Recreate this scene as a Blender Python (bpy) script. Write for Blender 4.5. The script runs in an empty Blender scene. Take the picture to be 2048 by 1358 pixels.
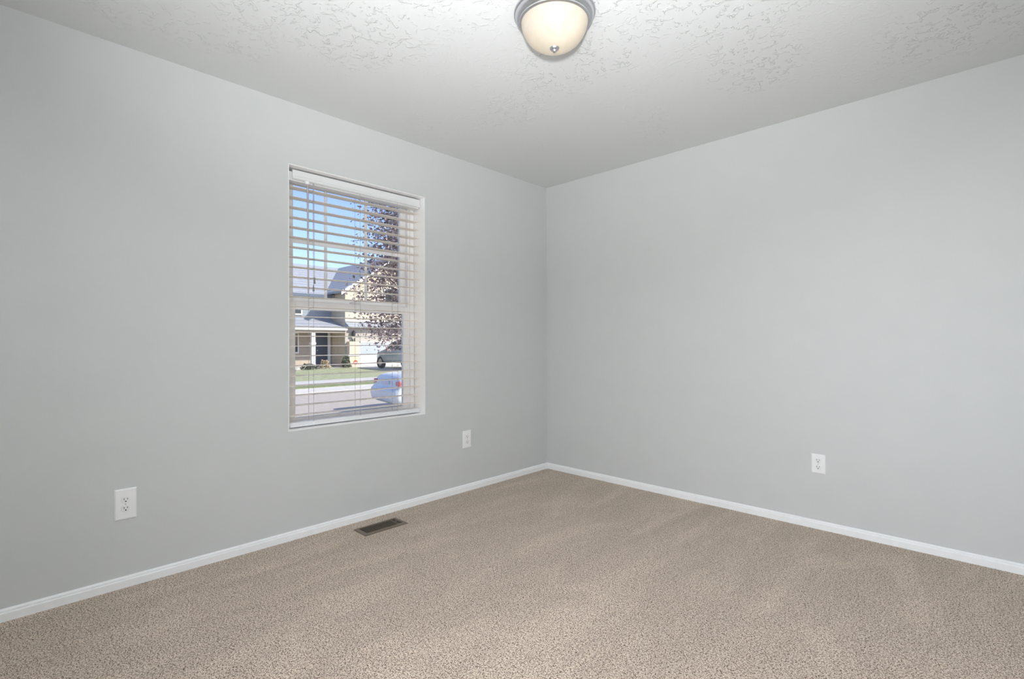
import bpy, bmesh, math, random
import numpy as np
from mathutils import Vector, Matrix

random.seed(7)
rng = np.random.default_rng(7)
SC = bpy.context.scene
COL = SC.collection

# ------------------------------------------------------------------ camera
def make_camera():
    cx, cy, cz, yaw, pitch, roll, F = 2.8364, -3.3667, 1.0957, 0.768991, 0.005505, -0.003022, 1006.95
    f = Vector((-math.sin(yaw) * math.cos(pitch), math.cos(yaw) * math.cos(pitch), math.sin(pitch)))
    r = Vector((math.cos(yaw), math.sin(yaw), 0))
    u = r.cross(f)
    r2 = r * math.cos(roll) + u * math.sin(roll)
    u2 = -r * math.sin(roll) + u * math.cos(roll)
    cam = bpy.data.cameras.new('camera')
    o = bpy.data.objects.new('camera', cam)
    COL.objects.link(o)
    m = Matrix((r2, u2, -f)).transposed().to_4x4()
    m.translation = Vector((cx, cy, cz))
    o.matrix_world = m
    cam.sensor_fit = 'HORIZONTAL'
    cam.sensor_width = 36.0
    cam.lens = F * 36.0 / 2048.0
    cam.clip_start = 0.02
    cam.clip_end = 500
    SC.camera = o
make_camera()

# ------------------------------------------------------------------ world, sun, daylight, exposure
SC.view_settings.view_transform = 'Standard'
SC.view_settings.look = 'None'
SC.view_settings.exposure = 0.0
SC.view_settings.gamma = 1.0
SC.view_settings.use_curve_mapping = False
SC.cycles.use_denoising = True
SC.cycles.max_bounces = 14
SC.cycles.diffuse_bounces = 8
SC.cycles.transparent_max_bounces = 24
SC.cycles.caustics_reflective = False
SC.cycles.caustics_refractive = False

SUN_DIR = Vector((0.68, 0.46, 0.57)).normalized()      # towards the sun

def make_world():
    w = bpy.data.worlds.new('sky'); SC.world = w
    w.use_nodes = True
    nt = w.node_tree; nt.nodes.clear()
    out = nt.nodes.new('ShaderNodeOutputWorld')
    bg = nt.nodes.new('ShaderNodeBackground')
    sky = nt.nodes.new('ShaderNodeTexSky')
    sky.sky_type = 'NISHITA'
    sky.sun_disc = False
    sky.sun_elevation = math.asin(SUN_DIR.z)
    sky.sun_rotation = math.atan2(SUN_DIR.x, SUN_DIR.y)
    sky.air_density = 1.0
    sky.dust_density = 0.3
    sky.ozone_density = 2.6
    bg.inputs['Strength'].default_value = 0.28
    tint = nt.nodes.new('ShaderNodeMix'); tint.data_type = 'RGBA'; tint.blend_type = 'MULTIPLY'
    tint.inputs['Factor'].default_value = 1.0; tint.inputs['B'].default_value = (1.0, 0.91, 1.08, 1)
    nt.links.new(sky.outputs[0], tint.inputs['A']); nt.links.new(tint.outputs['Result'], bg.inputs['Color'])
    nt.links.new(bg.outputs[0], out.inputs['Surface'])
make_world()

def add_light(name, kind, loc, direction, energy, color=(1, 1, 1), **kw):
    l = bpy.data.lights.new(name, kind)
    l.energy = energy; l.color = color
    for k, v in kw.items(): setattr(l, k, v)
    o = bpy.data.objects.new(name, l); COL.objects.link(o)
    o.location = loc
    o.rotation_euler = Vector(direction).to_track_quat('-Z', 'Y').to_euler()
    return o
add_light('sun', 'SUN', (20, 15, 30), -SUN_DIR, 6.5, (1.0, 0.93, 0.83), angle=0.009)
# daylight added as unseen fill, shone through the doorway behind the camera
add_light('doorway_fill', 'AREA', (2.58, -3.80, 1.15), (-0.06, 1, 0.03), 33, (0.97, 0.985, 1.0), spread=math.radians(150), shape='RECTANGLE', size=1.0, size_y=1.9)

# photographer's flash beside the camera, bounced off the ceiling
add_light('bounce_flash', 'SPOT', (2.86, -3.42, 1.30), (-1.02, 1.06, 2.0), 455, (0.97, 0.985, 1.0), spot_size=math.radians(104), spot_blend=1.0, shadow_soft_size=0.06)

# ------------------------------------------------------------------ helpers
class MB:
    """collects shapes, then links them as one mesh object"""
    def __init__(s): s.bm = bmesh.new()
    def box(s, a, b, bevel=0.0, seg=1):
        (x0, y0, z0), (x1, y1, z1) = a, b
        x0, x1 = sorted((x0, x1)); y0, y1 = sorted((y0, y1)); z0, z1 = sorted((z0, z1))
        v = [s.bm.verts.new(p) for p in ((x0,y0,z0),(x1,y0,z0),(x1,y1,z0),(x0,y1,z0),(x0,y0,z1),(x1,y0,z1),(x1,y1,z1),(x0,y1,z1))]
        fs = [s.bm.faces.new([v[i] for i in f]) for f in ((0,3,2,1),(4,5,6,7),(0,1,5,4),(1,2,6,5),(2,3,7,6),(3,0,4,7))]
        if bevel:
            es = list({e for f in fs for e in f.edges})
            bmesh.ops.bevel(s.bm, geom=es, offset=bevel, segments=seg, affect='EDGES', profile=0.5)
        return s
    def face(s, pts):
        s.bm.faces.new([s.bm.verts.new(p) for p in pts]); return s
    def prism(s, pts, vec):
        """closed polygon pts (3d) extruded by vec"""
        vec = Vector(vec)
        a = [s.bm.verts.new(p) for p in pts]; b = [s.bm.verts.new(Vector(p) + vec) for p in pts]
        n = len(pts)
        s.bm.faces.new(a[::-1]); s.bm.faces.new(b)
        for i in range(n): s.bm.faces.new((a[i], a[(i+1) % n], b[(i+1) % n], b[i]))
        return s
    def sweep(s, rings, cap=True, closed=True):
        vs = [[s.bm.verts.new(p) for p in r] for r in rings]
        n = len(vs[0])
        for i in range(len(vs) - 1):
            for j in range(n if closed else n - 1):
                s.bm.faces.new((vs[i][j], vs[i][(j+1) % n], vs[i+1][(j+1) % n], vs[i+1][j]))
        if cap and closed:
            s.bm.faces.new(vs[0][::-1]); s.bm.faces.new(vs[-1])
        return s
    def tube(s, path, r, n=8, cap=True):
        path = [Vector(p) for p in path]
        rs = r if isinstance(r, (list, tuple)) else [r] * len(path)
        rings = []
        for i, p in enumerate(path):
            t = (path[min(i+1, len(path)-1)] - path[max(i-1, 0)]).normalized()
            ref = Vector((0, 0, 1)) if abs(t.z) < 0.9 else Vector((1, 0, 0))
            a = t.cross(ref).normalized(); b = t.cross(a).normalized()
            rings.append([p + (a * math.cos(2*math.pi*k/n) + b * math.sin(2*math.pi*k/n)) * rs[i] for k in range(n)])
        return s.sweep(rings, cap)
    def lathe(s, prof, c=(0, 0, 0), n=48, axis='z'):
        """prof: (radius, height) list"""
        c = Vector(c); rings = []
        for r, h in prof:
            ring = []
            for k in range(n):
                a = 2 * math.pi * k / n
                if axis == 'z': q = Vector((r*math.cos(a), r*math.sin(a), h))
                elif axis == 'x': q = Vector((h, r*math.cos(a), r*math.sin(a)))
                else: q = Vector((r*math.cos(a), h, r*math.sin(a)))
                ring.append(c + q)
            rings.append(ring)
        return s.sweep(rings, cap=True)
    def build(s, name, mat, parent=None, smooth=False, loc=None, angle=35, subsurf=0):
        bmesh.ops.recalc_face_normals(s.bm, faces=s.bm.faces)
        me = bpy.data.meshes.new(name); s.bm.to_mesh(me); s.bm.free()
        me.materials.append(mat)
        o = bpy.data.objects.new(name, me); COL.objects.link(o)
        if smooth:
            me.polygons.foreach_set('use_smooth', [True] * len(me.polygons))
            if not subsurf:
                try: me.set_sharp_from_angle(angle=math.radians(angle))
                except Exception: pass
        if subsurf:
            md = o.modifiers.new('subsurf', 'SUBSURF'); md.levels = subsurf; md.render_levels = subsurf
        if parent is not None: o.parent = parent
        if loc is not None: o.location = loc
        return o

def tag(o, label=None, cat=None, group=None, kind=None):
    if label: o['label'] = label
    if cat: o['category'] = cat
    if group: o['group'] = group
    if kind: o['kind'] = kind
    return o
def thing(name, label, cat, loc=(0, 0, 0), rotz=0, group=None, kind=None):
    o = bpy.data.objects.new(name, None); COL.objects.link(o)
    o.empty_display_size = 0.1
    o.location = loc; o.rotation_euler = (0, 0, rotz)
    return tag(o, label, cat, group, kind)
def struct(o, label, cat):
    return tag(o, label, cat, None, 'structure')

# ------------------------------------------------------------------ materials
def new_mat(name):
    m = bpy.data.materials.new(name); m.use_nodes = True
    nt = m.node_tree; b = nt.nodes['Principled BSDF']
    return m, nt, b
def N(nt, t, **kw):
    n = nt.nodes.new(t)
    for k, v in kw.items(): setattr(n, k, v)
    return n
def noise(nt, scale, detail=2, rough=0.5, vec=None, dist=0.0):
    n = N(nt, 'ShaderNodeTexNoise'); n.inputs['Scale'].default_value = scale
    n.inputs['Detail'].default_value = detail; n.inputs['Roughness'].default_value = rough
    n.inputs['Distortion'].default_value = dist
    if vec is not None: nt.links.new(vec, n.inputs['Vector'])
    return n
def coords(nt, scale=None):
    tc = N(nt, 'ShaderNodeTexCoord')
    if scale is None: return tc.outputs['Object']
    mp = N(nt, 'ShaderNodeMapping'); mp.inputs['Scale'].default_value = scale
    nt.links.new(tc.outputs['Object'], mp.inputs['Vector'])
    return mp.outputs['Vector']
def ramp(nt, fac, stops, interp='LINEAR'):
    r = N(nt, 'ShaderNodeValToRGB'); r.color_ramp.interpolation = interp
    e = r.color_ramp.elements
    while len(e) < len(stops): e.new(0.5)
    for i, (p, c) in enumerate(stops):
        e[i].position = p; e[i].color = (*c, 1) if len(c) == 3 else c
    nt.links.new(fac, r.inputs['Fac']); return r.outputs['Color']
def bump(nt, b, height, strength, dist):
    n = N(nt, 'ShaderNodeBump'); n.inputs['Strength'].default_value = strength; n.inputs['Distance'].default_value = dist
    nt.links.new(height, n.inputs['Height']); nt.links.new(n.outputs[0], b.inputs['Normal']); return n
def plain(name, col, rough=0.5, metal=0.0, var=0.03, scale=30, bmp=0.0):
    """paint/plastic/metal with a slight procedural variation"""
    m, nt, b = new_mat(name)
    v = coords(nt); n = noise(nt, scale, 3, 0.5, v)
    lo = tuple(max(0, c * (1 - var)) for c in col); hi = tuple(min(1, c * (1 + var)) for c in col)
    nt.links.new(ramp(nt, n.outputs['Fac'], [(0.3, lo), (0.7, hi)]), b.inputs['Base Color'])
    b.inputs['Roughness'].default_value = rough; b.inputs['Metallic'].default_value = metal
    if bmp: bump(nt, b, n.outputs['Fac'], 0.4, bmp)
    return m

def wall_paint():
    m, nt, b = new_mat('wall_paint')
    v = coords(nt)
    n = noise(nt, 90, 4, 0.6, v)
    n2 = noise(nt, 6, 2, 0.5, v)
    nt.links.new(ramp(nt, n2.outputs['Fac'], [(0.3, (0.605, 0.625, 0.622)), (0.7, (0.620, 0.636, 0.634))]), b.inputs['Base Color'])
    b.inputs['Roughness'].default_value = 0.55
    bump(nt, b, n.outputs['Fac'], 0.12, 0.002)
    return m
H = 2.44
CEIL_PATCHES = [(1.18, -2.40, .55), (1.45, -2.75, .55), (0.85, -2.2, .4), (1.95, -1.75, .45), (2.0, -1.45, .4), (1.5, -1.4, .3), (2.75, -.55, .4), (2.0, -.75, .3)]
def ceiling_paint():
    m, nt, b = new_mat('ceiling_knockdown')
    v = coords(nt)
    n1 = noise(nt, 26, 4, 0.60, v, 0.9)           # flattened splatter
    big = noise(nt, 1.7, 2, 0.5, v)               # heavier and lighter trowel patches
    k = ramp(nt, n1.outputs['Fac'], [(0.565, (0, 0, 0)), (0.605, (1, 1, 1))])
    acc = None
    for cx, cy, rad in CEIL_PATCHES:
        d = N(nt, 'ShaderNodeVectorMath', operation='DISTANCE'); d.inputs[1].default_value = (cx, cy, H)
        nt.links.new(v, d.inputs[0])
        q = N(nt, 'ShaderNodeMapRange'); q.inputs['From Min'].default_value = rad; q.inputs['From Max'].default_value = rad * .25
        nt.links.new(d.outputs['Value'], q.inputs['Value'])
        if acc is None: acc = q.outputs[0]
        else:
            mx = N(nt, 'ShaderNodeMath', operation='MAXIMUM'); nt.links.new(acc, mx.inputs[0]); nt.links.new(q.outputs[0], mx.inputs[1]); acc = mx.outputs[0]
    ad = N(nt, 'ShaderNodeMath', operation='MULTIPLY_ADD'); ad.inputs[1].default_value = 0.45
    nt.links.new(acc, ad.inputs[0]); nt.links.new(big.outputs['Fac'], ad.inputs[2])
    mk = ramp(nt, ad.outputs[0], [(0.50, (0.10, 0.10, 0.10)), (0.78, (1, 1, 1))])
    mul = N(nt, 'ShaderNodeMix', data_type='RGBA', blend_type='MULTIPLY'); mul.inputs['Factor'].default_value = 1
    nt.links.new(k, mul.inputs['A']); nt.links.new(mk, mul.inputs['B'])
    b.inputs['Base Color'].default_value = (0.70, 0.712, 0.715, 1)
    b.inputs['Roughness'].default_value = 0.5
    bump(nt, b, mul.outputs['Result'], 0.7, 0.004)
    return m
def carpet_mat():
    m, nt, b = new_mat('carpet_tuft_shade')
    v = coords(nt)
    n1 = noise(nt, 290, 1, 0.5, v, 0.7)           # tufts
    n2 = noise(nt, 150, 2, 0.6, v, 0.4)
    mp = N(nt, 'ShaderNodeMapping'); mp.inputs['Rotation'].default_value = (0, 0, -0.72); mp.inputs['Scale'].default_value = (2.6, 0.75, 1)
    nt.links.new(v, mp.inputs['Vector'])
    big = noise(nt, 1.6, 3, 0.6, mp.outputs[0], 0.9)         # sweeps of laid pile, their shading put into the colour
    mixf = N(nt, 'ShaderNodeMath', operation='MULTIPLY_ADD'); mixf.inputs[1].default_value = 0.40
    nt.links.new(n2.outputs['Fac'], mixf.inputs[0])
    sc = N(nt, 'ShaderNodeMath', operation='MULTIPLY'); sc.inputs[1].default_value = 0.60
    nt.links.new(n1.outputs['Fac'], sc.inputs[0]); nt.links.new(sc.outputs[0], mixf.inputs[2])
    c = ramp(nt, mixf.outputs[0], [(0.40, (0.090, 0.055, 0.036)), (0.455, (0.42, 0.31, 0.23)), (0.50, (0.74, 0.60, 0.485)), (0.57, (0.95, 0.82, 0.69))])  # dark stops: mostly the shadows between tufts, painted into the colour
    p = ramp(nt, big.outputs['Fac'], [(0.36, (0.86, 0.86, 0.86)), (0.52, (0.92, 0.92, 0.92)), (0.64, (1.02, 1.02, 1.02))])
    mul = N(nt, 'ShaderNodeMix', data_type='RGBA', blend_type='MULTIPLY'); mul.inputs['Factor'].default_value = 1
    nt.links.new(c, mul.inputs['A']); nt.links.new(p, mul.inputs['B'])
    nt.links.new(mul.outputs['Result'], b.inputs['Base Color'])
    b.inputs['Roughness'].default_value = 0.95
    b.inputs['Specular IOR Level'].default_value = 0.1
    b.inputs['Sheen Weight'].default_value = 0.15
    bump(nt, b, mixf.outputs[0], 0.8, 0.012)
    return m
def thin_glass():
    m, nt, b = new_mat('window_glass')
    nt.nodes.remove(b)
    out = nt.nodes['Material Output']
    tr = N(nt, 'ShaderNodeBsdfTransparent'); tr.inputs['Color'].default_value = (0.95, 0.97, 0.97, 1)
    gl = N(nt, 'ShaderNodeBsdfGlossy'); gl.inputs['Roughness'].default_value = 0.01
    lw = N(nt, 'ShaderNodeFresnel'); lw.inputs['IOR'].default_value = 1.45
    mx = N(nt, 'ShaderNodeMixShader')
    nt.links.new(lw.outputs[0], mx.inputs[0]); nt.links.new(tr.outputs[0], mx.inputs[1]); nt.links.new(gl.outputs[0], mx.inputs[2])
    nt.links.new(mx.outputs[0], out.inputs['Surface'])
    return m
def slat_mat():
    m, nt, b = new_mat('blind_vinyl')
    nt.nodes.remove(b); out = nt.nodes['Material Output']
    d = N(nt, 'ShaderNodeBsdfPrincipled'); d.inputs['Base Color'].default_value = (0.96, 0.95, 0.93, 1); d.inputs['Roughness'].default_value = 0.4
    t = N(nt, 'ShaderNodeBsdfTranslucent'); t.inputs['Color'].default_value = (0.98, 0.93, 0.86, 1)
    mx = N(nt, 'ShaderNodeMixShader'); mx.inputs[0].default_value = 0.6
    nt.links.new(d.outputs[0], mx.inputs[1]); nt.links.new(t.outputs[0], mx.inputs[2]); nt.links.new(mx.outputs[0], out.inputs['Surface'])
    return m
def bowl_mat():
    m, nt, b = new_mat('alabaster_glass')
    nt.nodes.remove(b); out = nt.nodes['Material Output']
    v = coords(nt); n = noise(nt, 9, 3, 0.6, v, 1.5)
    c = ramp(nt, n.outputs['Fac'], [(0.3, (0.90, 0.84, 0.745)), (0.7, (0.95, 0.915, 0.85))])
    t = N(nt, 'ShaderNodeBsdfTranslucent'); d = N(nt, 'ShaderNodeBsdfDiffuse'); g = N(nt, 'ShaderNodeBsdfGlossy'); g.inputs['Roughness'].default_value = 0.12
    nt.links.new(c, t.inputs['Color']); nt.links.new(c, d.inputs['Color'])
    m1 = N(nt, 'ShaderNodeMixShader'); m1.inputs[0].default_value = 0.75
    nt.links.new(d.outputs[0], m1.inputs[1]); nt.links.new(t.outputs[0], m1.inputs[2])
    fr = N(nt, 'ShaderNodeFresnel'); m2 = N(nt, 'ShaderNodeMixShader')
    nt.links.new(fr.outputs[0], m2.inputs[0]); nt.links.new(m1.outputs[0], m2.inputs[1]); nt.links.new(g.outputs[0], m2.inputs[2])
    nt.links.new(m2.outputs[0], out.inputs['Surface'])
    return m
def ground_mat(name, lo, hi, scale, rough=0.9, fine=None):
    m, nt, b = new_mat(name)
    v = coords(nt); n = noise(nt, scale, 5, 0.65, v)
    nt.links.new(ramp(nt, n.outputs['Fac'], [(0.3, lo), (0.7, hi)]), b.inputs['Base Color'])
    b.inputs['Roughness'].default_value = rough
    bump(nt, b, n.outputs['Fac'], 0.3, 0.02)
    return m
def leaf_mat(name, stops):
    m, nt, b = new_mat(name)
    g = N(nt, 'ShaderNodeNewGeometry')
    nt.links.new(ramp(nt, g.outputs['Random Per Island'], stops), b.inputs['Base Color'])
    b.inputs['Roughness'].default_value = 0.35
    return m
def band_mat(name, col, dark, period, axis, width=0.08, rough=0.7):
    """lap siding / shingle courses: thin darker grooves every `period` metres along an axis"""
    m, nt, b = new_mat(name)
    tc = N(nt, 'ShaderNodeTexCoord'); sp = N(nt, 'ShaderNodeSeparateXYZ'); nt.links.new(tc.outputs['Object'], sp.inputs[0])
    dv = N(nt, 'ShaderNodeMath', operation='DIVIDE'); dv.inputs[1].default_value = period
    nt.links.new(sp.outputs[axis], dv.inputs[0])
    fr = N(nt, 'ShaderNodeMath', operation='FRACT'); nt.links.new(dv.outputs[0], fr.inputs[0])
    base = ramp(nt, fr.outputs[0], [(0.0, dark), (width, dark), (min(1, width + 0.03), col), (1.0, col)])
    n = noise(nt, 3, 4, 0.7, tc.outputs['Object'])
    mul = N(nt, 'ShaderNodeMix', data_type='RGBA', blend_type='MULTIPLY'); mul.inputs['Factor'].default_value = 1
    nt.links.new(base, mul.inputs['A']); nt.links.new(ramp(nt, n.outputs['Fac'], [(0.3, (0.85,)*3), (0.7, (1,)*3)]), mul.inputs['B'])
    nt.links.new(mul.outputs['Result'], b.inputs['Base Color']); b.inputs['Roughness'].default_value = rough
    return m

M = {
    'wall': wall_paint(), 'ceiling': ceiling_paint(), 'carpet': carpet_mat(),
    'trim': plain('trim_enamel', (0.90, 0.915, 0.92), 0.35, var=0.015),
    'reveal': plain('reveal_paint', (0.93, 0.93, 0.935), 0.45, var=0.015),
    'vinyl': plain('window_vinyl', (0.94, 0.94, 0.945), 0.35, var=0.01),
    'valance': plain('valance_vinyl', (0.78, 0.79, 0.80), 0.4, var=0.012),
    'slat': slat_mat(), 'glass': thin_glass(),
    'cord': plain('blind_cord', (0.42, 0.41, 0.40), 0.8),
    'tassel': plain('cord_tassel', (0.25, 0.25, 0.26), 0.5),
    'wand': plain('tilt_wand', (0.46, 0.45, 0.44), 0.25),
    'dark': plain('recess_shade', (0.012, 0.011, 0.010), 0.8),  # near-black paint for the shade inside socket slots and duct
    'plate': plain('outlet_plastic', (0.88, 0.885, 0.89), 0.3, var=0.01),
    'socket': plain('socket_plastic', (0.84, 0.845, 0.85), 0.3, var=0.01),
    'screw': plain('screw_steel', (0.55, 0.55, 0.55), 0.35, 0.8),
    'brown_metal': plain('register_enamel', (0.185, 0.145, 0.112), 0.45, 0.2, var=0.08),
    'nickel': plain('brushed_nickel', (0.62, 0.63, 0.65), 0.28, 0.95, var=0.04),
    'pan': plain('lamp_pan_white', (0.8, 0.79, 0.76), 0.5), 'bowl': bowl_mat(),
    'asphalt': ground_mat('asphalt', (0.44, 0.38, 0.31), (0.52, 0.455, 0.375), 6),
    'concrete': ground_mat('concrete', (0.54, 0.50, 0.44), (0.63, 0.59, 0.52), 3),
    'grass': ground_mat('grass_blades', (0.26, 0.28, 0.14), (0.47, 0.47, 0.28), 4),
    'grass2': ground_mat('grass_verge', (0.15, 0.18, 0.07), (0.30, 0.31, 0.14), 6),
    'siding': band_mat('siding_cream', (0.64, 0.55, 0.42), (0.48, 0.41, 0.31), 0.2, 2),
    'siding_tan': band_mat('siding_tan', (0.50, 0.42, 0.34), (0.36, 0.30, 0.25), 0.2, 2),
    'siding_blue': band_mat('siding_slate', (0.30, 0.335, 0.37), (0.20, 0.23, 0.26), 0.2, 2),
    'siding_shaded': band_mat('siding_cream_shaded', (0.50, 0.45, 0.38), (0.40, 0.36, 0.30), 0.2, 2),  # cream siding with the shadow on the garage wall mixed in
    'roof': band_mat('roof_shingle', (0.40, 0.41, 0.43), (0.30, 0.31, 0.33), 0.22, 2, 0.25, 0.9),
    'fascia': plain('fascia_slate', (0.10, 0.13, 0.17), 0.6), 'white_trim': plain('white_house_trim', (0.82, 0.80, 0.76), 0.5),
    'cream': plain('cream_stucco', (0.66, 0.56, 0.40), 0.8, var=0.05), 'door_blue': plain('navy_door', (0.055, 0.065, 0.10), 0.4),
    'garage': band_mat('garage_panels', (0.74, 0.73, 0.72), (0.58, 0.58, 0.58), 0.53, 2, 0.04, 0.5),
    'door_shade': plain('garage_door_shade', (0.42, 0.46, 0.52), 0.25), 'dark_glass': plain('dark_window_glass', (0.03, 0.035, 0.04), 0.08), 'black_iron': plain('black_iron', (0.02, 0.02, 0.02), 0.5),
    'car_white': plain('car_white', (0.60, 0.63, 0.65), 0.18, var=0.01), 'car_grey': plain('car_grey', (0.40, 0.44, 0.44), 0.2, 0.3, var=0.02),
    'tyre': plain('tyre_rubber', (0.025, 0.025, 0.027), 0.85), 'rim': plain('wheel_alloy', (0.5, 0.5, 0.52), 0.3, 0.8),
    'tail_red': plain('tail_light_red', (0.50, 0.10, 0.11), 0.2), 'number_plate': plain('number_plate', (0.50, 0.53, 0.60), 0.4),
    'red_sign': plain('red_sign', (0.72, 0.07, 0.04), 0.5), 'white_sign': plain('white_sign', (0.85, 0.8, 0.78), 0.5),
    'bark': plain('bark', (0.12, 0.085, 0.07), 0.9, var=0.3, scale=25), 'rock': plain('rock', (0.45, 0.42, 0.38), 0.9, var=0.2, scale=8),
    'purple': leaf_mat('plum_leaves', [(0.0, (0.12, 0.075, 0.07)), (0.45, (0.25, 0.165, 0.15)), (0.8, (0.40, 0.285, 0.25)), (1.0, (0.62, 0.51, 0.46))]),
    'shrub': leaf_mat('shrub_leaves', [(0.0, (0.04, 0.055, 0.035)), (0.6, (0.09, 0.11, 0.06)), (1.0, (0.2, 0.2, 0.12))]),
    'dry_shrub': leaf_mat('straw_leaves', [(0.0, (0.35, 0.25, 0.12)), (1.0, (0.6, 0.5, 0.3))]),
}

# ------------------------------------------------------------------ room shell
H = 2.44
XR, YN = 3.25, -3.72            # far side of the room behind the camera
WY0, WY1, WZ0, WZ1 = -2.221, -1.295, 0.604, 2.096   # window opening in the left wall
TW = 0.20
def wall_with_hole(name, plane, a0, a1, h0, h1, z0, z1, sign, label):
    """plane 'x' (wall at x=0 going to x=sign*TW, along y) or 'y'"""
    b = MB()
    def bx(p0, p1, q0, q1, t=TW):
        if plane == 'x': b.box((0, p0, q0), (sign * t, p1, q1))
        else: b.box((p0, YN, q0), (p1, YN + sign * t, q1))
    bx(a0, h0, 0, H); bx(h1, a1, 0, H); bx(h0, h1, 0, z0); bx(h0, h1, z1, H)
    return struct(b.build(name, M['wall']), label, 'wall')
wall_with_hole('wall_left', 'x', YN - 0.2, 0.2, WY0, WY1, WZ0, WZ1, -1, 'light grey painted wall with the window and two outlets')
b = MB(); b.box((0, 0, 0), (XR + 0.2, 0.2, H)); struct(b.build('wall_right', M['wall']), 'plain light grey painted wall on the right with one outlet', 'wall')
b = MB(); b.box((XR, YN, 0), (XR + 0.2, 0, H)); struct(b.build('wall_back', M['wall']), 'light grey wall behind the camera', 'wall')
wall_with_hole('wall_near', 'y', 0, XR, 2.06, 3.12, 0.0, 2.12, -1, 'light grey wall with an open doorway behind the camera')
b = MB(); b.box((-0.2, YN - 0.2, H), (XR + 0.2, 0.2, H + 0.15)); struct(b.build('ceiling', M['ceiling']), 'light grey ceiling with knockdown plaster texture', 'ceiling')
b = MB(); b.box((-0.2, YN - 0.2, -0.12), (XR + 0.2, 0.2, 0.0)); struct(b.build('floor', M['carpet']), 'beige cut pile carpet floor with tuft shadows in its colour', 'floor')

BP = [(0, 0.0485), (0.0030, 0.0485), (0.0095, 0.0420), (0.0095, 0.0350), (0.0126, 0.0338), (0.0136, 0.0318), (0.0136, 0.0), (0, 0)]
b = MB(); b.sweep([[(t, YN, z) for t, z in BP], [(t, -t, z) for t, z in BP]])
struct(b.build('baseboard_left', M['trim'], smooth=True, angle=25), 'white moulded baseboard under the window wall', 'baseboard')
b = MB(); b.sweep([[(t, -t, z) for t, z in BP], [(XR, -t, z) for t, z in BP]])
struct(b.build('baseboard_right', M['trim'], smooth=True, angle=25), 'white moulded baseboard along the right wall', 'baseboard')

# ------------------------------------------------------------------ window
def window():
    w = thing('window_1', 'white vinyl single hung window with a grid in its upper sash', 'window', (0, 0, 0), kind='structure')
    # painted reveal lining: thin boards on the four sides of the opening
    b = MB(); t = 0.004
    b.box((-0.0005, WY0, WZ0), (-0.122, WY1, WZ0 + t)); b.box((-0.0005, WY0, WZ1 - t), (-0.122, WY1, WZ1))
    b.box((-0.0005, WY0, WZ0 + t), (-0.122, WY0 + t, WZ1 - t)); b.box((-0.0005, WY1 - t, WZ0 + t), (-0.122, WY1, WZ1 - t))
    b.build('reveal', M['reveal'], w)
    # main frame with stepped inner edge
    def ring(x0, x1, y0, y1, z0, z1, wl, wr, wb, wt, bev=0.003):
        b = MB()
        b.box((x0, y0, z0), (x1, y0 + wl, z1), bev); b.box((x0, y1 - wr, z0), (x1, y1, z1), bev)
        b.box((x0, y0 + wl - .001, z0), (x1, y1 - wr + .001, z0 + wb), bev); b.box((x0, y0 + wl - .001, z1 - wt), (x1, y1 - wr + .001, z1), bev)
        return b
    ring(-0.122, -0.200, WY0 + t, WY1 - t, WZ0 + t, WZ1 - t, 0.044, 0.032, 0.026, 0.028).build('frame', M['vinyl'], w)
    fy0, fy1, fz0, fz1 = WY0 + 0.050, WY1 - 0.036, WZ0 + 0.030, WZ1 - 0.032
    ring(-0.136, -0.160, fy0, fy1, fz0, fz1, 0.012, 0.012, 0.006, 0.008, 0.002).build('frame_stop', M['vinyl'], w)
    # lower sash (room side) and upper sash (street side)
    ls = ring(-0.140, -0.164, fy0 + .008, fy1 - .008, fz0 + .004, 1.345, 0.040, 0.040, 0.018, 0.052, 0.004).build('lower_sash', M['vinyl'], w)
    b = MB(); b.box((-0.151, fy0 + .04, fz0 + .015), (-0.154, fy1 - .04, 1.30)); b.build('pane', M['glass'], ls)
    us = ring(-0.168, -0.192, fy0 + .004, fy1 - .004, 1.335, fz1, 0.042, 0.050, 0.040, 0.026, 0.004).build('upper_sash', M['vinyl'], w)
    b = MB(); b.box((-0.179, fy0 + .04, 1.36), (-0.182, fy1 - .04, fz1 - .02)); b.build('pane', M['glass'], us)
    b = MB()
    for yc in (-1.922, -1.646): b.box((-0.171, yc - .0095, 1.36), (-0.178, yc + .0095, fz1 - .02), .002)
    b.box((-0.1712, fy0 + .03, 1.692), (-0.1782, fy1 - .03, 1.720), .002)
    b.build('muntin_grid', M['vinyl'], us)
    b = MB(); b.box((-0.128, -1.775, 1.346), (-0.152, -1.715, 1.356), .003); b.box((-0.122, -1.752, 1.356), (-0.142, -1.738, 1.366), .002)
    b.build('sash_lock', M['vinyl'], ls)
window()

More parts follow.
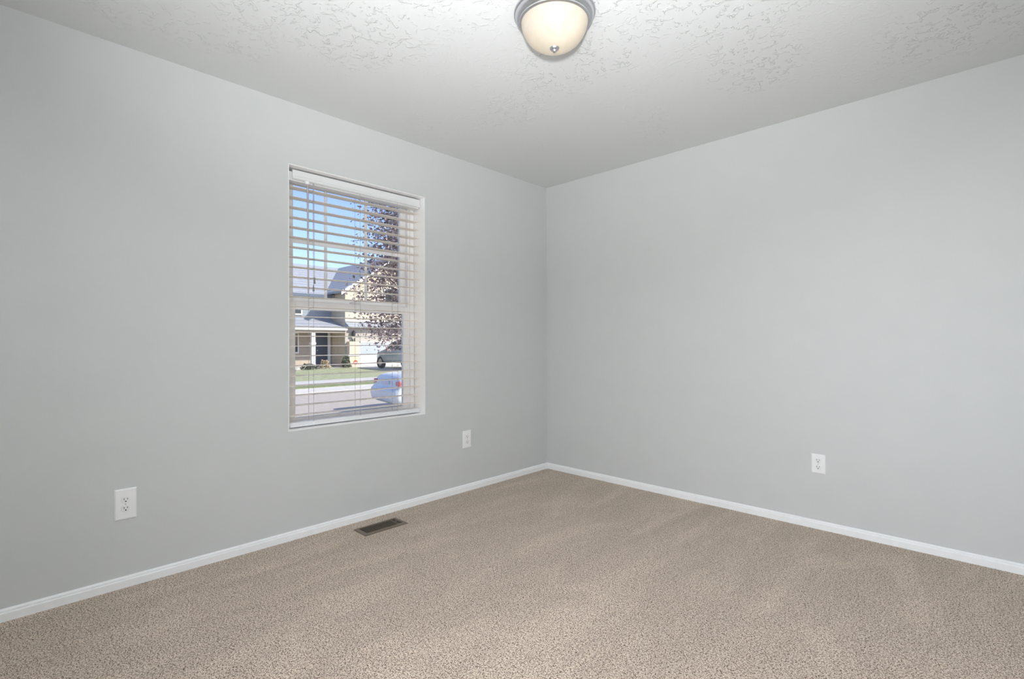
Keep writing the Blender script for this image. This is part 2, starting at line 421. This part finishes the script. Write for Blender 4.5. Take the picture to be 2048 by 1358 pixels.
def blind():
    t = thing('window_blind', 'white horizontal slat blind hanging open inside the window recess', 'blind', (0, 0, 0))
    y0, y1 = -2.206, -1.306
    # valance: moulded front board with short returns
    b = MB()
    prof = [(-0.046, 2.0845), (-0.043, 2.0815), (-0.044, 2.050), (-0.039, 2.044), (-0.038, 2.036), (-0.043, 2.030), (-0.050, 2.030), (-0.050, 2.0845)]
    b.sweep([[(x, y0 + .026, z) for x, z in prof], [(x, y1, z) for x, z in prof]])
    b.build('valance', M['valance'], t, smooth=True, angle=30)
    b = MB()                                       # U channel, open at the top
    prof = [(-0.054, 2.072), (-0.054, 2.022), (-0.112, 2.022), (-0.112, 2.0915), (-0.110, 2.0915), (-0.110, 2.024), (-0.056, 2.024), (-0.056, 2.072)]
    b.sweep([[(x, y0 + .006, z) for x, z in prof], [(x, y1 - .003, z) for x, z in prof]]); b.build('head_rail', M['valance'], t)
    # slats
    xs = (-0.0525, -0.1145)
    b = MB(); n = 8; up = []; lo = []
    for i in range(n + 1):
        u = i / n; x = xs[0] + (xs[1] - xs[0]) * u; c = 0.0022 * (1 - (2*u - 1) ** 2)
        up.append((x, c + 0.0014)); lo.append((x, c - 0.0014))
    prof = up + lo[::-1]
    b.sweep([[(x, y0, z) for x, z in prof], [(x, y1, z) for x, z in prof]])
    s0 = b.build('slat', M['slat'], t, smooth=True, angle=40)
    zs = [1.989 - 0.0570 * k for k in range(24)]
    s0.location = (0, 0, zs[0])
    for z in zs[1:]:
        c = s0.copy(); COL.objects.link(c); c.parent = t; c.location = (0, random.uniform(-.0015, .0015), z)
    b = MB(); b.box((-0.050, y0 + .012, 0.6135), (-0.112, y1, 0.641), .004, 2)
    br = b.build('bottom_rail', M['valance'], t, smooth=True)
    for yc in (-2.055, -1.755, -1.481):
        b = MB(); b.lathe([(0.0001, 0), (0.006, 0), (0.006, 0.0015), (0.0001, 0.0025)], (-0.0505, yc, 0.626), 12, 'x')
        b.build('rail_button', M['plate'], br)
    for yc in (-2.055, -1.755, -1.481):
        b = MB()
        for x in (-0.0505, -0.1165): b.tube([(x, yc, 2.03), (x, yc, 0.636)], 0.0011, 6)
        for z in zs: b.tube([(-0.0505, yc + .004, z - .003), (-0.1165, yc + .004, z - .003)], 0.0006, 4)
        b.build('ladder_cord', M['cord'], t)
    # wand
    b = MB(); b.tube([(-0.033, -2.100, 2.018), (-0.030, -2.0985, 2.000), (-0.034, -2.0985, 1.99), (-0.034, -2.093, 1.40), (-0.034, -2.093, 1.385)], [.003, .003, .0048, .0048, .004], 8)
    wd = b.build('tilt_wand', M['wand'], t, smooth=True)
    b = MB(); b.box((-0.042, -2.112, 2.012), (-0.028, -2.088, 2.030), .003); b.build('wand_hook', M['plate'], wd)
    # cords with tassels
    for dy, zb in ((0.0, 1.395), (0.006, 1.44)):
        b = MB(); b.tube([(-0.033, -2.066 + dy, 2.024), (-0.033, -2.063 + dy, zb + .04)], 0.0013, 6)
        cd = b.build('lift_cord', M['cord'], t)
        b = MB(); b.lathe([(0.0012, zb + .042), (0.0030, zb + .036), (0.0052, zb + .012), (0.0058, zb + .003), (0.004, zb), (0.0005, zb)], (-0.033, -2.063 + dy, 0), 12)
        b.build('cord_tassel', M['tassel'], cd, smooth=True)
    return t
blind()

# ------------------------------------------------------------------ outlets
def outlet(label, loc, rotz, w, h):
    """built facing local -Y, its back on the wall at local y=0"""
    t = thing('electrical_outlet', label, 'outlet', loc, rotz, group='electrical outlets low on the walls')
    b = MB()
    d, e = 0.0065, 0.005
    a = [(-w/2, 0, -h/2), (w/2, 0, -h/2), (w/2, 0, h/2), (-w/2, 0, h/2)]
    m = [(-w/2, -.003, -h/2), (w/2, -.003, -h/2), (w/2, -.003, h/2), (-w/2, -.003, h/2)]
    f = [(-w/2+e, -d, -h/2+e), (w/2-e, -d, -h/2+e), (w/2-e, -d, h/2-e), (-w/2+e, -d, h/2-e)]
    b.sweep([a, m, f]); b.build('cover_plate', M['plate'], t)
    for s in (1, -1):
        zc = s * 0.0195
        b = MB(); pts = []
        for k in range(28):
            an = 2 * math.pi * k / 28
            x, z = 0.0172 * math.cos(an), 0.0172 * math.sin(an)
            z = max(-0.0140, min(0.0140, z)); pts.append((x, z))
        b.sweep([[(x, -d + .001, zc + z) for x, z in pts], [(x, -d - .0018, zc + z) for x, z in pts], [(x * .95, -d - .0024, zc + z * .95) for x, z in pts]])
        r = b.build('receptacle', M['socket'], t, smooth=True)
        b = MB()
        y = -d - .0026
        b.box((-.0075, y, zc + .000), (-.0052, y + .001, zc + .0085)); b.box((.0052, y, zc + .001), (.0075, y + .001, zc + .0078))
        b.lathe([(0.0001, y), (0.0029, y), (0.0029, y + .001), (0.0001, y + .001)], (0, 0, zc - .0065), 12, 'y')
        b.build('socket_slot_shade', M['dark'], r)
    b = MB(); b.lathe([(0.0001, -d - .0012), (0.0028, -d - .0010), (0.0034, -d + .001), (0.0001, -d + .001)], (0, 0, 0), 12, 'y')
    b.build('screw', M['screw'], t, smooth=True)
    return t
outlet('larger white double socket outlet on the window wall, left of the window near the baseboard', (0.0, -2.946, 0.3725), math.pi/2, 0.081, 0.138)
outlet('white double socket outlet on the window wall between window and room corner', (0.0, -0.921, 0.380), math.pi/2, 0.079, 0.128)
outlet('white double socket outlet on the plain right wall', (2.0715, 0.0, 0.379), 0, 0.0720, 0.112)

# ------------------------------------------------------------------ floor register
def register():
    t = thing('floor_register', 'brown metal floor vent set in the carpet below the window', 'floor vent', (0.186, -1.752, 0.0), 0.0)
    w, l = 0.138, 0.285
    b = MB(); iw, il = 0.094, 0.238
    def rect(a, c, z): return [(-a/2, -c/2, z), (a/2, -c/2, z), (a/2, c/2, z), (-a/2, c/2, z)]
    b.sweep([rect(w, l, 0.0), rect(w, l, 0.0025), rect(w - .016, l - .016, 0.0065), rect(iw, il, 0.0065), rect(iw, il, 0.001)], cap=False)
    b.build('frame', M['brown_metal'], t, smooth=True, angle=20)
    b = MB(); b.box((-iw/2, -il/2, 0.0006), (iw/2, il/2, 0.0014)); b.build('duct_shade', M['dark'], t)  # dark plate painted as the shade down in the duct
    b = MB(); k = 21
    for i in range(1, k):
        y = -il/2 + il * i / k
        b.box((-iw/2, y - .0019, 0.0040), (iw/2, y + .0019, 0.0058), .0005)
    b.box((-iw/2, il/2 - 0.030, 0.0018), (iw/2, il/2 - 0.0275, 0.0062))
    b.build('louvre_grille', M['brown_metal'], t)
    b = MB(); b.box((-.004, il/2 - 0.024, 0.004), (.004, il/2 - .012, 0.0095), .001); b.build('damper_lever', M['brown_metal'], t)
register()

# ------------------------------------------------------------------ ceiling lamp
def ceiling_lamp():
    t = thing('ceiling_lamp', 'round flush mount ceiling light with nickel rim and frosted glass bowl', 'ceiling light', (1.538, -1.770, H))
    b = MB(); n = 72
    prof = [(0.158, -0.0005), (0.1655, -0.002), (0.1655, -0.008), (0.160, -0.012), (0.158, -0.024), (0.152, -0.033), (0.146, -0.036), (0.1455, -0.041), (0.141, -0.0445), (0.137, -0.0445), (0.137, -0.036), (0.146, -0.020), (0.150, -0.004), (0.05, -0.003)]
    rings = [[(r*math.cos(2*math.pi*k/n), r*math.sin(2*math.pi*k/n), z) for k in range(n)] for r, z in prof]
    b.sweep(rings, cap=False); b.build('rim', M['nickel'], t, smooth=True, angle=40)
    b = MB(); b.lathe([(0.138, -0.006), (0.138, -0.004), (0.001, -0.004), (0.001, -0.006)], (0, 0, 0), 48); b.build('pan', M['pan'], t)
    b = MB(); prof = []
    R0, zt, zb = 0.1365, -0.040, -0.144
    for i in range(17):
        u = i / 16
        r = R0 * math.cos(u * math.pi / 2) ** 0.72 if u < 1 else 0.0
        z = zt + (zb - zt) * math.sin(u * math.pi / 2) ** 1.25
        prof.append((max(r, 0.004), z))
    prof = [(R0 + .004, zt + .004)] + prof
    outer = [[(r*math.cos(2*math.pi*k/n), r*math.sin(2*math.pi*k/n), z) for k in range(n)] for r, z in prof]
    b.sweep(outer, cap=False)
    b.build('glass_bowl', M['bowl'], t, smooth=True, angle=60)
    b = MB(); b.lathe([(0.001, -0.136), (0.016, -0.138), (0.020, -0.143), (0.017, -0.149), (0.010, -0.152), (0.0085, -0.157), (0.005, -0.161), (0.001, -0.162)], (0, 0, 0), 24)
    b.build('finial', M['nickel'], t, smooth=True)
    # bulb and its light
    for dx, dy, dz in ((0.035, -0.02, -0.034), (-0.045, 0.03, 0.0)):
        b = MB(); b.lathe([(0.001, -0.007), (0.012, -0.008), (0.013, -0.028 + dz), (0.022, -0.045 + dz), (0.021, -0.058 + dz), (0.012, -0.068 + dz), (0.001, -0.070 + dz)], (dx, dy, 0), 24)
        b.build('bulb', M['bulb'], t, smooth=True)
def bulb_mat():
    m, nt, b = new_mat('bulb_lit')
    b.inputs['Base Color'].default_value = (0.9, 0.88, 0.82, 1)
    b.inputs['Emission Color'].default_value = (1.0, 0.88, 0.72, 1); b.inputs['Emission Strength'].default_value = 4.0
    return m
M['bulb'] = bulb_mat()
ceiling_lamp()

# ------------------------------------------------------------------ outside: ground
ZS, ZW, ZH = -0.64, -0.52, -0.42     # street, far sidewalk, house pad
def slab(name, x0, x1, z0, z1, mat, label, cat, y0=-30, y1=60, t=0.15, kind='structure'):
    b = MB(); b.prism([(x0, y0, z0), (x1, y0, z1), (x1, y0, min(z0, z1) - t), (x0, y0, min(z0, z1) - t)], (0, y1 - y0, 0))
    return tag(b.build(name, mat), label, cat, kind=kind)
slab('street', -6.4, -14.3, ZS, ZS, M['asphalt'], 'pale asphalt street outside the window', 'street')
slab('kerb', -14.3, -15.0, ZS + .02, ZW - .02, M['concrete'], 'pale concrete kerb and gutter across the street', 'kerb')
slab('grass_verge', -15.0, -16.0, ZW, ZW, M['grass2'], 'narrow strip of grass between kerb and sidewalk', 'grass')
slab('sidewalk', -16.0, -18.1, ZW + .01, ZW + .01, M['concrete'], 'pale concrete sidewalk across the street', 'sidewalk')
slab('lawn', -18.1, -25.6, ZW, ZH, M['grass'], 'green front lawn of the house across the street', 'lawn', y1=12.3)
slab('driveway', -18.1, -26.2, ZW + .01, ZH + .01, M['concrete'], 'concrete driveway leading to the white garage door', 'driveway', y0=12.3, y1=18.6)
slab('porch_slab', -25.6, -30.0, ZH, ZH + .02, M['concrete'], 'concrete path and porch floor before the front door', 'path', y1=12.3)
slab('bounce_paving', -0.2, -6.4, -0.30, ZS + .1, M['concrete'], 'added unseen concrete paving below the window, pale to bounce light onto the slats', 'paving')  # added out of view as a reflector for the blind
slab('ground', -26.2, -120, ZH - .02, ZH, M['grass2'], 'ground behind the house across the street', 'ground', y0=-80, y1=160)

# ------------------------------------------------------------------ outside: the house across the street
def house():
    t = thing('house', 'cream and slate two storey house with porch and garage across the street', 'house', (-26.5, 12.0, ZH), kind='thing')
    O = Vector((-26.5, 12.0, ZH))
    def L(b): 
        bmesh.ops.translate(b.bm, verts=b.bm.verts, vec=-O); return b
    XM, XG = -28.2, -26.4
    # main block: upper slate wall and lower tan wall
    b = MB(); b.box((XM, -6, 2.55), (-41, 22, 4.12)); L(b).build('upper_wall', M['siding_blue'], t)
    b = MB(); b.box((XM, -6, ZH), (-41, 22, 2.55)); L(b).build('lower_wall', M['siding_tan'], t)
    b = MB(); b.prism([(XM + .45, -6.5, 4.14), (-34.0, -6.5, 6.88), (-41.5, -6.5, 4.14), (-41.5, -6.5, 4.0), (-34.0, -6.5, 6.70), (XM + .45, -6.5, 4.0)], (0, 29, 0))
    L(b).build('main_roof', M['roof'], t)
    b = MB(); b.box((XM + .46, -6.5, 3.94), (XM + .58, 11.7, 4.13)); L(b).build('gutter', M['fascia'], t)
    # garage wing with street facing gable
    g0, g1 = 11.92, 18.8; gm = (g0 + g1) / 2; ze, zp = 4.46, 6.75
    b = MB(); b.prism([(XG, g0, ZH), (XG, g1, ZH), (XG, g1, ze), (XG, gm, zp - .1), (XG, g0, ze)], (-9, 0, 0)); L(b).build('garage_wing_wall', M['siding'], t)
    b = MB(); b.box((XG - .01, g0 - .012, ZH), (XG + .012, g1, 2.42)); L(b).build('garage_shade_panel', M['siding_shaded'], t)  # thin panel carrying the garage wall's shadow in its colour
    sl = (zp - ze) / (gm - g0)
    b = MB()
    for s in (0, 1):
        ye = (g0 - .45) if s == 0 else (g1 + .45)
        zz = ze - .45 * sl
        b.prism([(XG + .4, ye, zz), (XG + .4, gm, zp), (XG + .4, gm, zp + .14), (XG + .4, ye, zz + .14)], (-9.6, 0, 0))
    L(b).build('gable_roof', M['roof'], t)
    b = MB()
    for s in (0, 1):
        ye = (g0 - .47) if s == 0 else (g1 + .47)
        zz = ze - .47 * sl
        b.prism([(XG + .41, ye, zz - .12), (XG + .41, gm, zp - .12), (XG + .41, gm, zp + .08), (XG + .41, ye, zz + .08)], (.05, 0, 0))
    L(b).build('rake_board', M['white_trim'], t)
    b = MB(); b.box((XG, gm - .7, 3.5), (XG + .06, gm + .7, 4.7)); w = L(b).build('gable_window', M['white_trim'], t)
    b = MB(); b.box((XG + .05, gm - .6, 3.6), (XG + .075, gm + .6, 4.6)); L(b).build('pane', M['dark_glass'], w)
    # trim board and eyebrow roof over the garage
    b = MB(); b.box((XG, g0 - .02, 2.42), (XG + .08, g1, 2.52)); L(b).build('belt_board', M['white_trim'], t)
    b = MB(); b.prism([(XG, g0, 2.38), (XG + .45, g0, 2.14), (XG + .45, g0, 2.06), (XG, g0, 2.06)], (0, g1 - g0, 0)); L(b).build('garage_eyebrow_roof', M['roof'], t)
    b = MB(); b.box((XG, g0 + .10, ZH), (XG + .35, g0 + .80, 1.17), .02)
    L(b).build('cream_pillar', M['cream'], t)
    b = MB(); b.box((XG, g0 + .02, 0.28), (XG + .40, g0 + .86, 0.36)); L(b).build('pillar_cap', M['white_trim'], t)
    b = MB(); b.box((XG + .0, 12.90, ZH + .01), (XG + .05, 17.8, 1.08)); gd = L(b).build('garage_door', M['garage'], t)
    b = MB(); b.box((XG + .04, 12.98, 0.32), (XG + .065, 17.7, 1.02)); L(b).build('door_shade_band', M['door_shade'], gd)  # grey-blue band: shade on the upper door put into its colour
    b = MB(); b.box((XG, 12.80, ZH), (XG + .09, 12.90, 1.18)); b.box((XG, 17.8, ZH), (XG + .09, 17.9, 1.18)); b.box((XG, 12.80, 1.08), (XG + .09, 17.9, 1.18)); L(b).build('garage_door_frame', M['white_trim'], t)
    b = MB(); b.lathe([(0.02, 0.30), (0.11, 0.22), (0.13, 0.0), (0.04, -0.08), (0.02, -0.08)], (XG + .2, 12.38, 1.57), 10); b.box((XG, 12.35, 1.62), (XG + .2, 12.41, 1.68)); L(b).build('porch_light', M['black_iron'], t)
    for y in (12.32, 12.50):
        b = MB(); b.box((XG + .08, y - .03, 1.18), (XG + .14, y + .03, 1.38)); L(b).build('pillar_finial', M['black_iron'], t)
    # porch
    b = MB(); b.prism([(XM, 0, 2.60), (-26.1, 0, 1.98), (-26.1, 0, 1.90), (XM, 0, 1.90)], (0, 11.9, 0)); L(b).build('porch_roof', M['roof'], t)
    b = MB(); b.box((-26.1, 0, 1.86), (-26.04, 11.9, 1.97)); L(b).build('porch_gutter', M['white_trim'], t)
    b = MB(); b.box((-26.2, 0, 1.70), (-26.4, 11.9, 1.90)); L(b).build('porch_beam', M['siding_tan'], t)
    b = MB(); b.box((-26.2, 9.72, ZH), (-26.40, 9.92, 1.72)); b.box((-26.16, 9.68, ZH), (-26.44, 9.96, ZH + .25)); b.box((-26.16, 9.68, 1.0), (-26.44, 9.96, 1.12)); L(b).build('porch_column', M['white_trim'], t)
    b = MB(); b.box((XM, 10.84, ZH), (XM + .06, 11.62, 1.74)); d = L(b).build('front_door', M['door_blue'], t)
    b = MB(); b.lathe([(0.001, .0), (.035, .01), (.035, .05), (.001, .06)], (XM + .06, 10.94, 0.62), 10, 'x'); L(b).build('door_knob', M['rim'], d)
    b = MB(); b.box((XM, 10.70, ZH), (XM + .09, 10.84, 1.86)); b.box((XM, 11.62, ZH), (XM + .09, 11.80, 1.86)); b.box((XM, 10.70, 1.74), (XM + .09, 11.80, 1.86)); L(b).build('door_frame', M['white_trim'], t)
    # windows of the main block
    for y, z0, z1, wd in ((8.1, 0.45, 1.75, 1.68), (8.3, 2.82, 3.75, 1.7), (4.2, 0.45, 1.75, 1.6), (4.0, 2.82, 3.75, 1.8)):
        b = MB(); b.box((XM, y, z0), (XM + .07, y + wd, z1)); w = L(b).build('window', M['white_trim'], t)
        b = MB(); b.box((XM + .06, y + .09, z0 + .09), (XM + .085, y + wd - .09, z1 - .09)); L(b).build('pane', M['dark_glass'], w)
house()

# ------------------------------------------------------------------ outside: cars
def car(name, label, loc, rotz, st, body, wheel_s, wheel_r, wheel_w, glass_spans, tail):
    t = thing(name, label, 'car', loc, rotz)
    def half(s):
        zb, zl, w, zt, wt = s[1:]
        return [(w * .80, zb), (w * .96, zb + .03), (w, zb + .16), (w * 1.0, (zb + zl) / 2 + .05), (w * .975, zl), (w * .93, zl + .03), (wt + .06, zt - .06 if zt - zl > .2 else zt - .02), (wt * .85, zt), (wt * .4, zt + .015)]
    def ring(s):
        h = half(s); return [(s[0], y, z) for y, z in h] + [(s[0], -y, z) for y, z in h[::-1]]
    b = MB(); b.sweep([ring(s) for s in st]); bd = b.build('body', M[body], t, smooth=True, subsurf=1)
    def lerp(s):
        for a, c in zip(st, st[1:]):
            if a[0] <= s <= c[0]:
                u = (s - a[0]) / (c[0] - a[0]); return tuple(x + (y - x) * u for x, y in zip(a, c))
    # side glass, each side
    for side in (1, -1):
        b = MB(); sa, sb = glass_spans['side']; n = 10; lo = []; hi = []
        for i in range(n + 1):
            q = lerp(sa + (sb - sa) * i / n); h = half(q)
            p0, p1 = Vector((h[5][0], h[5][1])), Vector((h[6][0], h[6][1]))
            if p1.y - p0.y < .06: continue
            a = p0.lerp(p1, .08); c = p0.lerp(p1, .88)
            lo.append((q[0], side * (a.x + .012), a.y)); hi.append((q[0], side * (c.x + .012), c.y))
        vs = lo + hi[::-1]
        b.prism(vs, (0, -side * .02, 0)) if len(vs) > 3 else None
        b.build('side_window', M['dark_glass'], t)
    for nm in ('rear', 'front'):
        if nm not in glass_spans: continue
        sa, sb = glass_spans[nm]; b = MB(); rows = []
        for i in range(7):
            q = lerp(sa + (sb - sa) * i / 6)
            rows.append([(q[0], y * q[5] * .80, q[4] + .03 - .012 * abs(y)) for y in (-1, -.5, 0, .5, 1)])
        b.sweep(rows, cap=False, closed=False); b.build(nm + '_window', M['dark_glass'], t)
    for s in wheel_s:
        for side in (1, -1):
            w0 = side * wheel_w; b = MB()
            b.lathe([(wheel_r * .55, w0 - side * .02), (wheel_r * .93, w0), (wheel_r, w0 - side * .03), (wheel_r, w0 - side * .19), (wheel_r * .9, w0 - side * .21), (wheel_r * .3, w0 - side * .21)], (s, 0, wheel_r), 28, 'y')
            wh = b.build('wheel', M['tyre'], t, smooth=True, angle=50)
            b = MB(); b.lathe([(0.001, w0 - side * .01), (wheel_r * .2, w0 - side * .01), (wheel_r * .56, w0 - side * .015), (wheel_r * .56, w0 - side * .04), (.001, w0 - side * .04)], (s, 0, wheel_r), 20, 'y')
            b.build('hubcap', M['rim'], wh, smooth=True)
    for side in (1, -1):
        x0, x1, ya, yb, za, zb = tail['light']
        b = MB(); b.box((x0, side * ya, za), (x1, side * yb, zb), .02, 2); b.build('tail_light', M['tail_red'], t)
    x0, x1, hw, za, zb = tail['plate']
    b = MB(); b.box((x0, -hw, za), (x1, hw, zb), .006); b.build('number_plate', M['number_plate'], t)
    if 'bumper' not in tail: return t
    x0, x1, hw, za, zb = tail['bumper']
    b = MB(); b.box((x0, -hw, za), (x1, hw, zb), .095, 4); b.build('rear_bumper', M[body], t, smooth=True)
    return t
sedan = [(-0.10, .38, .52, .74, .57, .66), (-0.06, .30, .57, .85, .62, .76), (0.03, .27, .60, .88, .655, .74), (0.055, .26, .74, .87, .84, .68), (0.13, .24, .81, .88, .955, .67), (0.45, .23, .86, .90, .985, .68), (0.80, .22, .88, .91, 1.02, .66), (1.60, .22, .90, .91, 1.38, .54),
         (2.30, .22, .90, .91, 1.44, .56), (2.90, .22, .90, .91, 1.38, .55), (3.60, .22, .88, .90, .98, .66), (4.35, .24, .76, .86, .84, .60), (4.62, .36, .56, .70, .64, .50)]
car('white_car', 'white sedan parked on the near side of the street, its tail towards the window', (-8.02, 3.34, ZS), math.radians(79), sedan, 'car_white', (0.95, 3.65), 0.32, 0.90,
    {'side': (1.2, 3.4), 'rear': (0.86, 1.52), 'front': (2.96, 3.55)}, {'light': (.035, .14, .62, .85, .69, .82), 'plate': (.02, .045, .24, .68, .80)})
suv = [(0.00, .50, .95, .80, 1.05, .70), (0.08, .42, 1.05, .92, 1.45, .68), (0.35, .38, 1.08, .95, 1.72, .66), (1.20, .36, 1.08, .96, 1.78, .66), (2.50, .36, 1.08, .96, 1.76, .66),
       (3.00, .36, 1.08, .95, 1.66, .66), (3.55, .36, 1.05, .94, 1.16, .74), (4.30, .40, .98, .92, 1.06, .72), (4.60, .48, .88, .82, .94, .64)]
car('grey_suv', 'grey sport utility vehicle parked in the driveway across the street', (-19.9, 13.75, ZH - .03), math.pi, suv, 'car_grey', (0.95, 3.95), 0.37, 0.94,
    {'side': (0.4, 3.3), 'front': (3.05, 3.5)}, {'light': (-.01, .1, .66, .88, .85, 1.2), 'plate': (-.03, -.015, .25, .75, .88), 'bumper': (-.10, .2, .86, .42, .68)})

# ------------------------------------------------------------------ outside: plants and small things
def leaf_cloud(b, pts, size, jitter=0.5):
    for p in pts:
        s = size * random.uniform(1 - jitter, 1 + jitter)
        a = Vector((random.gauss(0, 1), random.gauss(0, 1), random.gauss(0, .7))).normalized()
        c = a.cross(Vector((random.gauss(0, 1), random.gauss(0, 1), random.gauss(0, 1)))).normalized()
        nrm = a.cross(c)
        p = Vector(p)
        v = [b.bm.verts.new(q) for q in (p - a * s, p + c * s * .55 + nrm * s * .15, p + a * s, p - c * s * .55 + nrm * s * .15)]
        b.bm.faces.new((v[0], v[1], v[2])); b.bm.faces.new((v[0], v[2], v[3]))
def plum_tree():
    t = thing('plum_tree', 'tree with purple brown leaves filling the right side of the window', 'tree', (-5.6, 2.55, -0.45))
    b = MB(); b.tube([(0, 0, 0), (.03, .02, .7), (.0, .0, 1.5), (.05, -.03, 2.6), (.02, 0, 4.2)], [.10, .085, .075, .055, .02], 10)
    b.build('trunk', M['bark'], t, smooth=True)
    br = MB(); pts = []
    tips = []
    for i in range(74):
        z = 1.35 + 3.6 * (i / 74) ** .9
        an = i * 2.399 + random.uniform(-.3, .3)
        L = (1.12 - 0.10 * abs(z - 2.4)) * random.uniform(.72, 1.12)
        if z < 1.6: L *= .85
        p0 = Vector((0.02, 0, z)); d = Vector((math.cos(an), math.sin(an), 0))
        p1 = p0 + d * L * .5 + Vector((0, 0, .20 * L)); p2 = p0 + d * L + Vector((0, 0, .22 * L - .05))
        br.tube([p0, p1, p2], [.020, .012, .004], 5)
        for k in range(340):
            u = random.uniform(.22, 1.0)
            q = (p0.lerp(p1, u * 2) if u < .5 else p1.lerp(p2, u * 2 - 1))
            sp = .16
            pts.append(q + Vector((random.gauss(0, sp), random.gauss(0, sp), random.gauss(0, sp * .85))))
    # a few bare twigs reaching past the crown towards the house
    for z, L in ((2.0, 1.35), (3.3, 1.25), (3.15, 1.3)):
        d = Vector((-.35, -.93, .15))
        br.tube([(0, 0, z), Vector((0, 0, z)) + d * L * .6 + Vector((0, 0, .15)), Vector((0, 0, z)) + d * L], [.012, .007, .003], 4)
    br.build('branches', M['bark'], t, smooth=True)
    b = MB(); leaf_cloud(b, pts, .029); b.build('foliage', M['purple'], t)
plum_tree()
def shrub(label, loc, r, h, mat, n=260, size=.05):
    t = thing('shrub', label, 'shrub', loc, group=None)
    b = MB(); pts = []
    for i in range(n):
        a = random.uniform(0, 6.283); u = random.random() ** .5; z = random.random()
        rr = r * u * (1 - .5 * z); pts.append((rr * math.cos(a), rr * math.sin(a), .03 + h * z))
    leaf_cloud(b, pts, size); b.build('foliage', M[mat], t)
    b = MB()
    for i in range(6):
        a = i * 1.05; b.tube([(0, 0, 0), (r * .5 * math.cos(a), r * .5 * math.sin(a), h * .7)], [.012, .004], 5)
    b.build('stems', M['bark'], t)
    return t
shrub('dark bushy shrub beside the cream pillar of the house', (-25.75, 11.62, ZH + .015), .30, .62, 'shrub', 420, .06)
shrub('straw coloured clump of grass at the foot of the porch column', (-25.6, 10.25, ZH + .01), .38, .45, 'dry_shrub', 260, .06)
shrub('low dark shrub on the lawn left of the porch column', (-25.4, 9.20, ZH + .01), .55, .26, 'shrub', 300, .06)
def rock(label, loc, s, seed):
    r = random.Random(seed); b = MB()
    bmesh.ops.create_icosphere(b.bm, subdivisions=2, radius=1)
    for v in b.bm.verts:
        k = 1 + r.uniform(-.16, .16); v.co = Vector((v.co.x * s[0] * k, v.co.y * s[1] * k, max(-.2, v.co.z) * s[2] * k))
    o = b.build('rock', M['rock'], loc=loc); return tag(o, label, 'rock')
rock('pale rock on the far lawn left of the low shrub', (-25.3, 8.40, ZH + .02), (.25, .3, .16), 1)
def yard_sign():
    t = thing('yard_sign', 'small round red sign with a white bar before the cream pillar', 'sign', (-25.75, 12.26, ZH))
    b = MB(); b.tube([(0, 0, 0), (0, 0, .30)], .012, 6); b.build('post', M['white_sign'], t)
    b = MB(); b.lathe([(0.001, 0.0), (.14, 0.0), (.14, .02), (.001, .02)], (0.0, 0, .30), 24, 'x'); d = b.build('disc', M['red_sign'], t)
    b = MB(); b.box((.019, -.10, .275), (.024, .10, .325)); b.build('bar', M['white_sign'], d)
yard_sign()
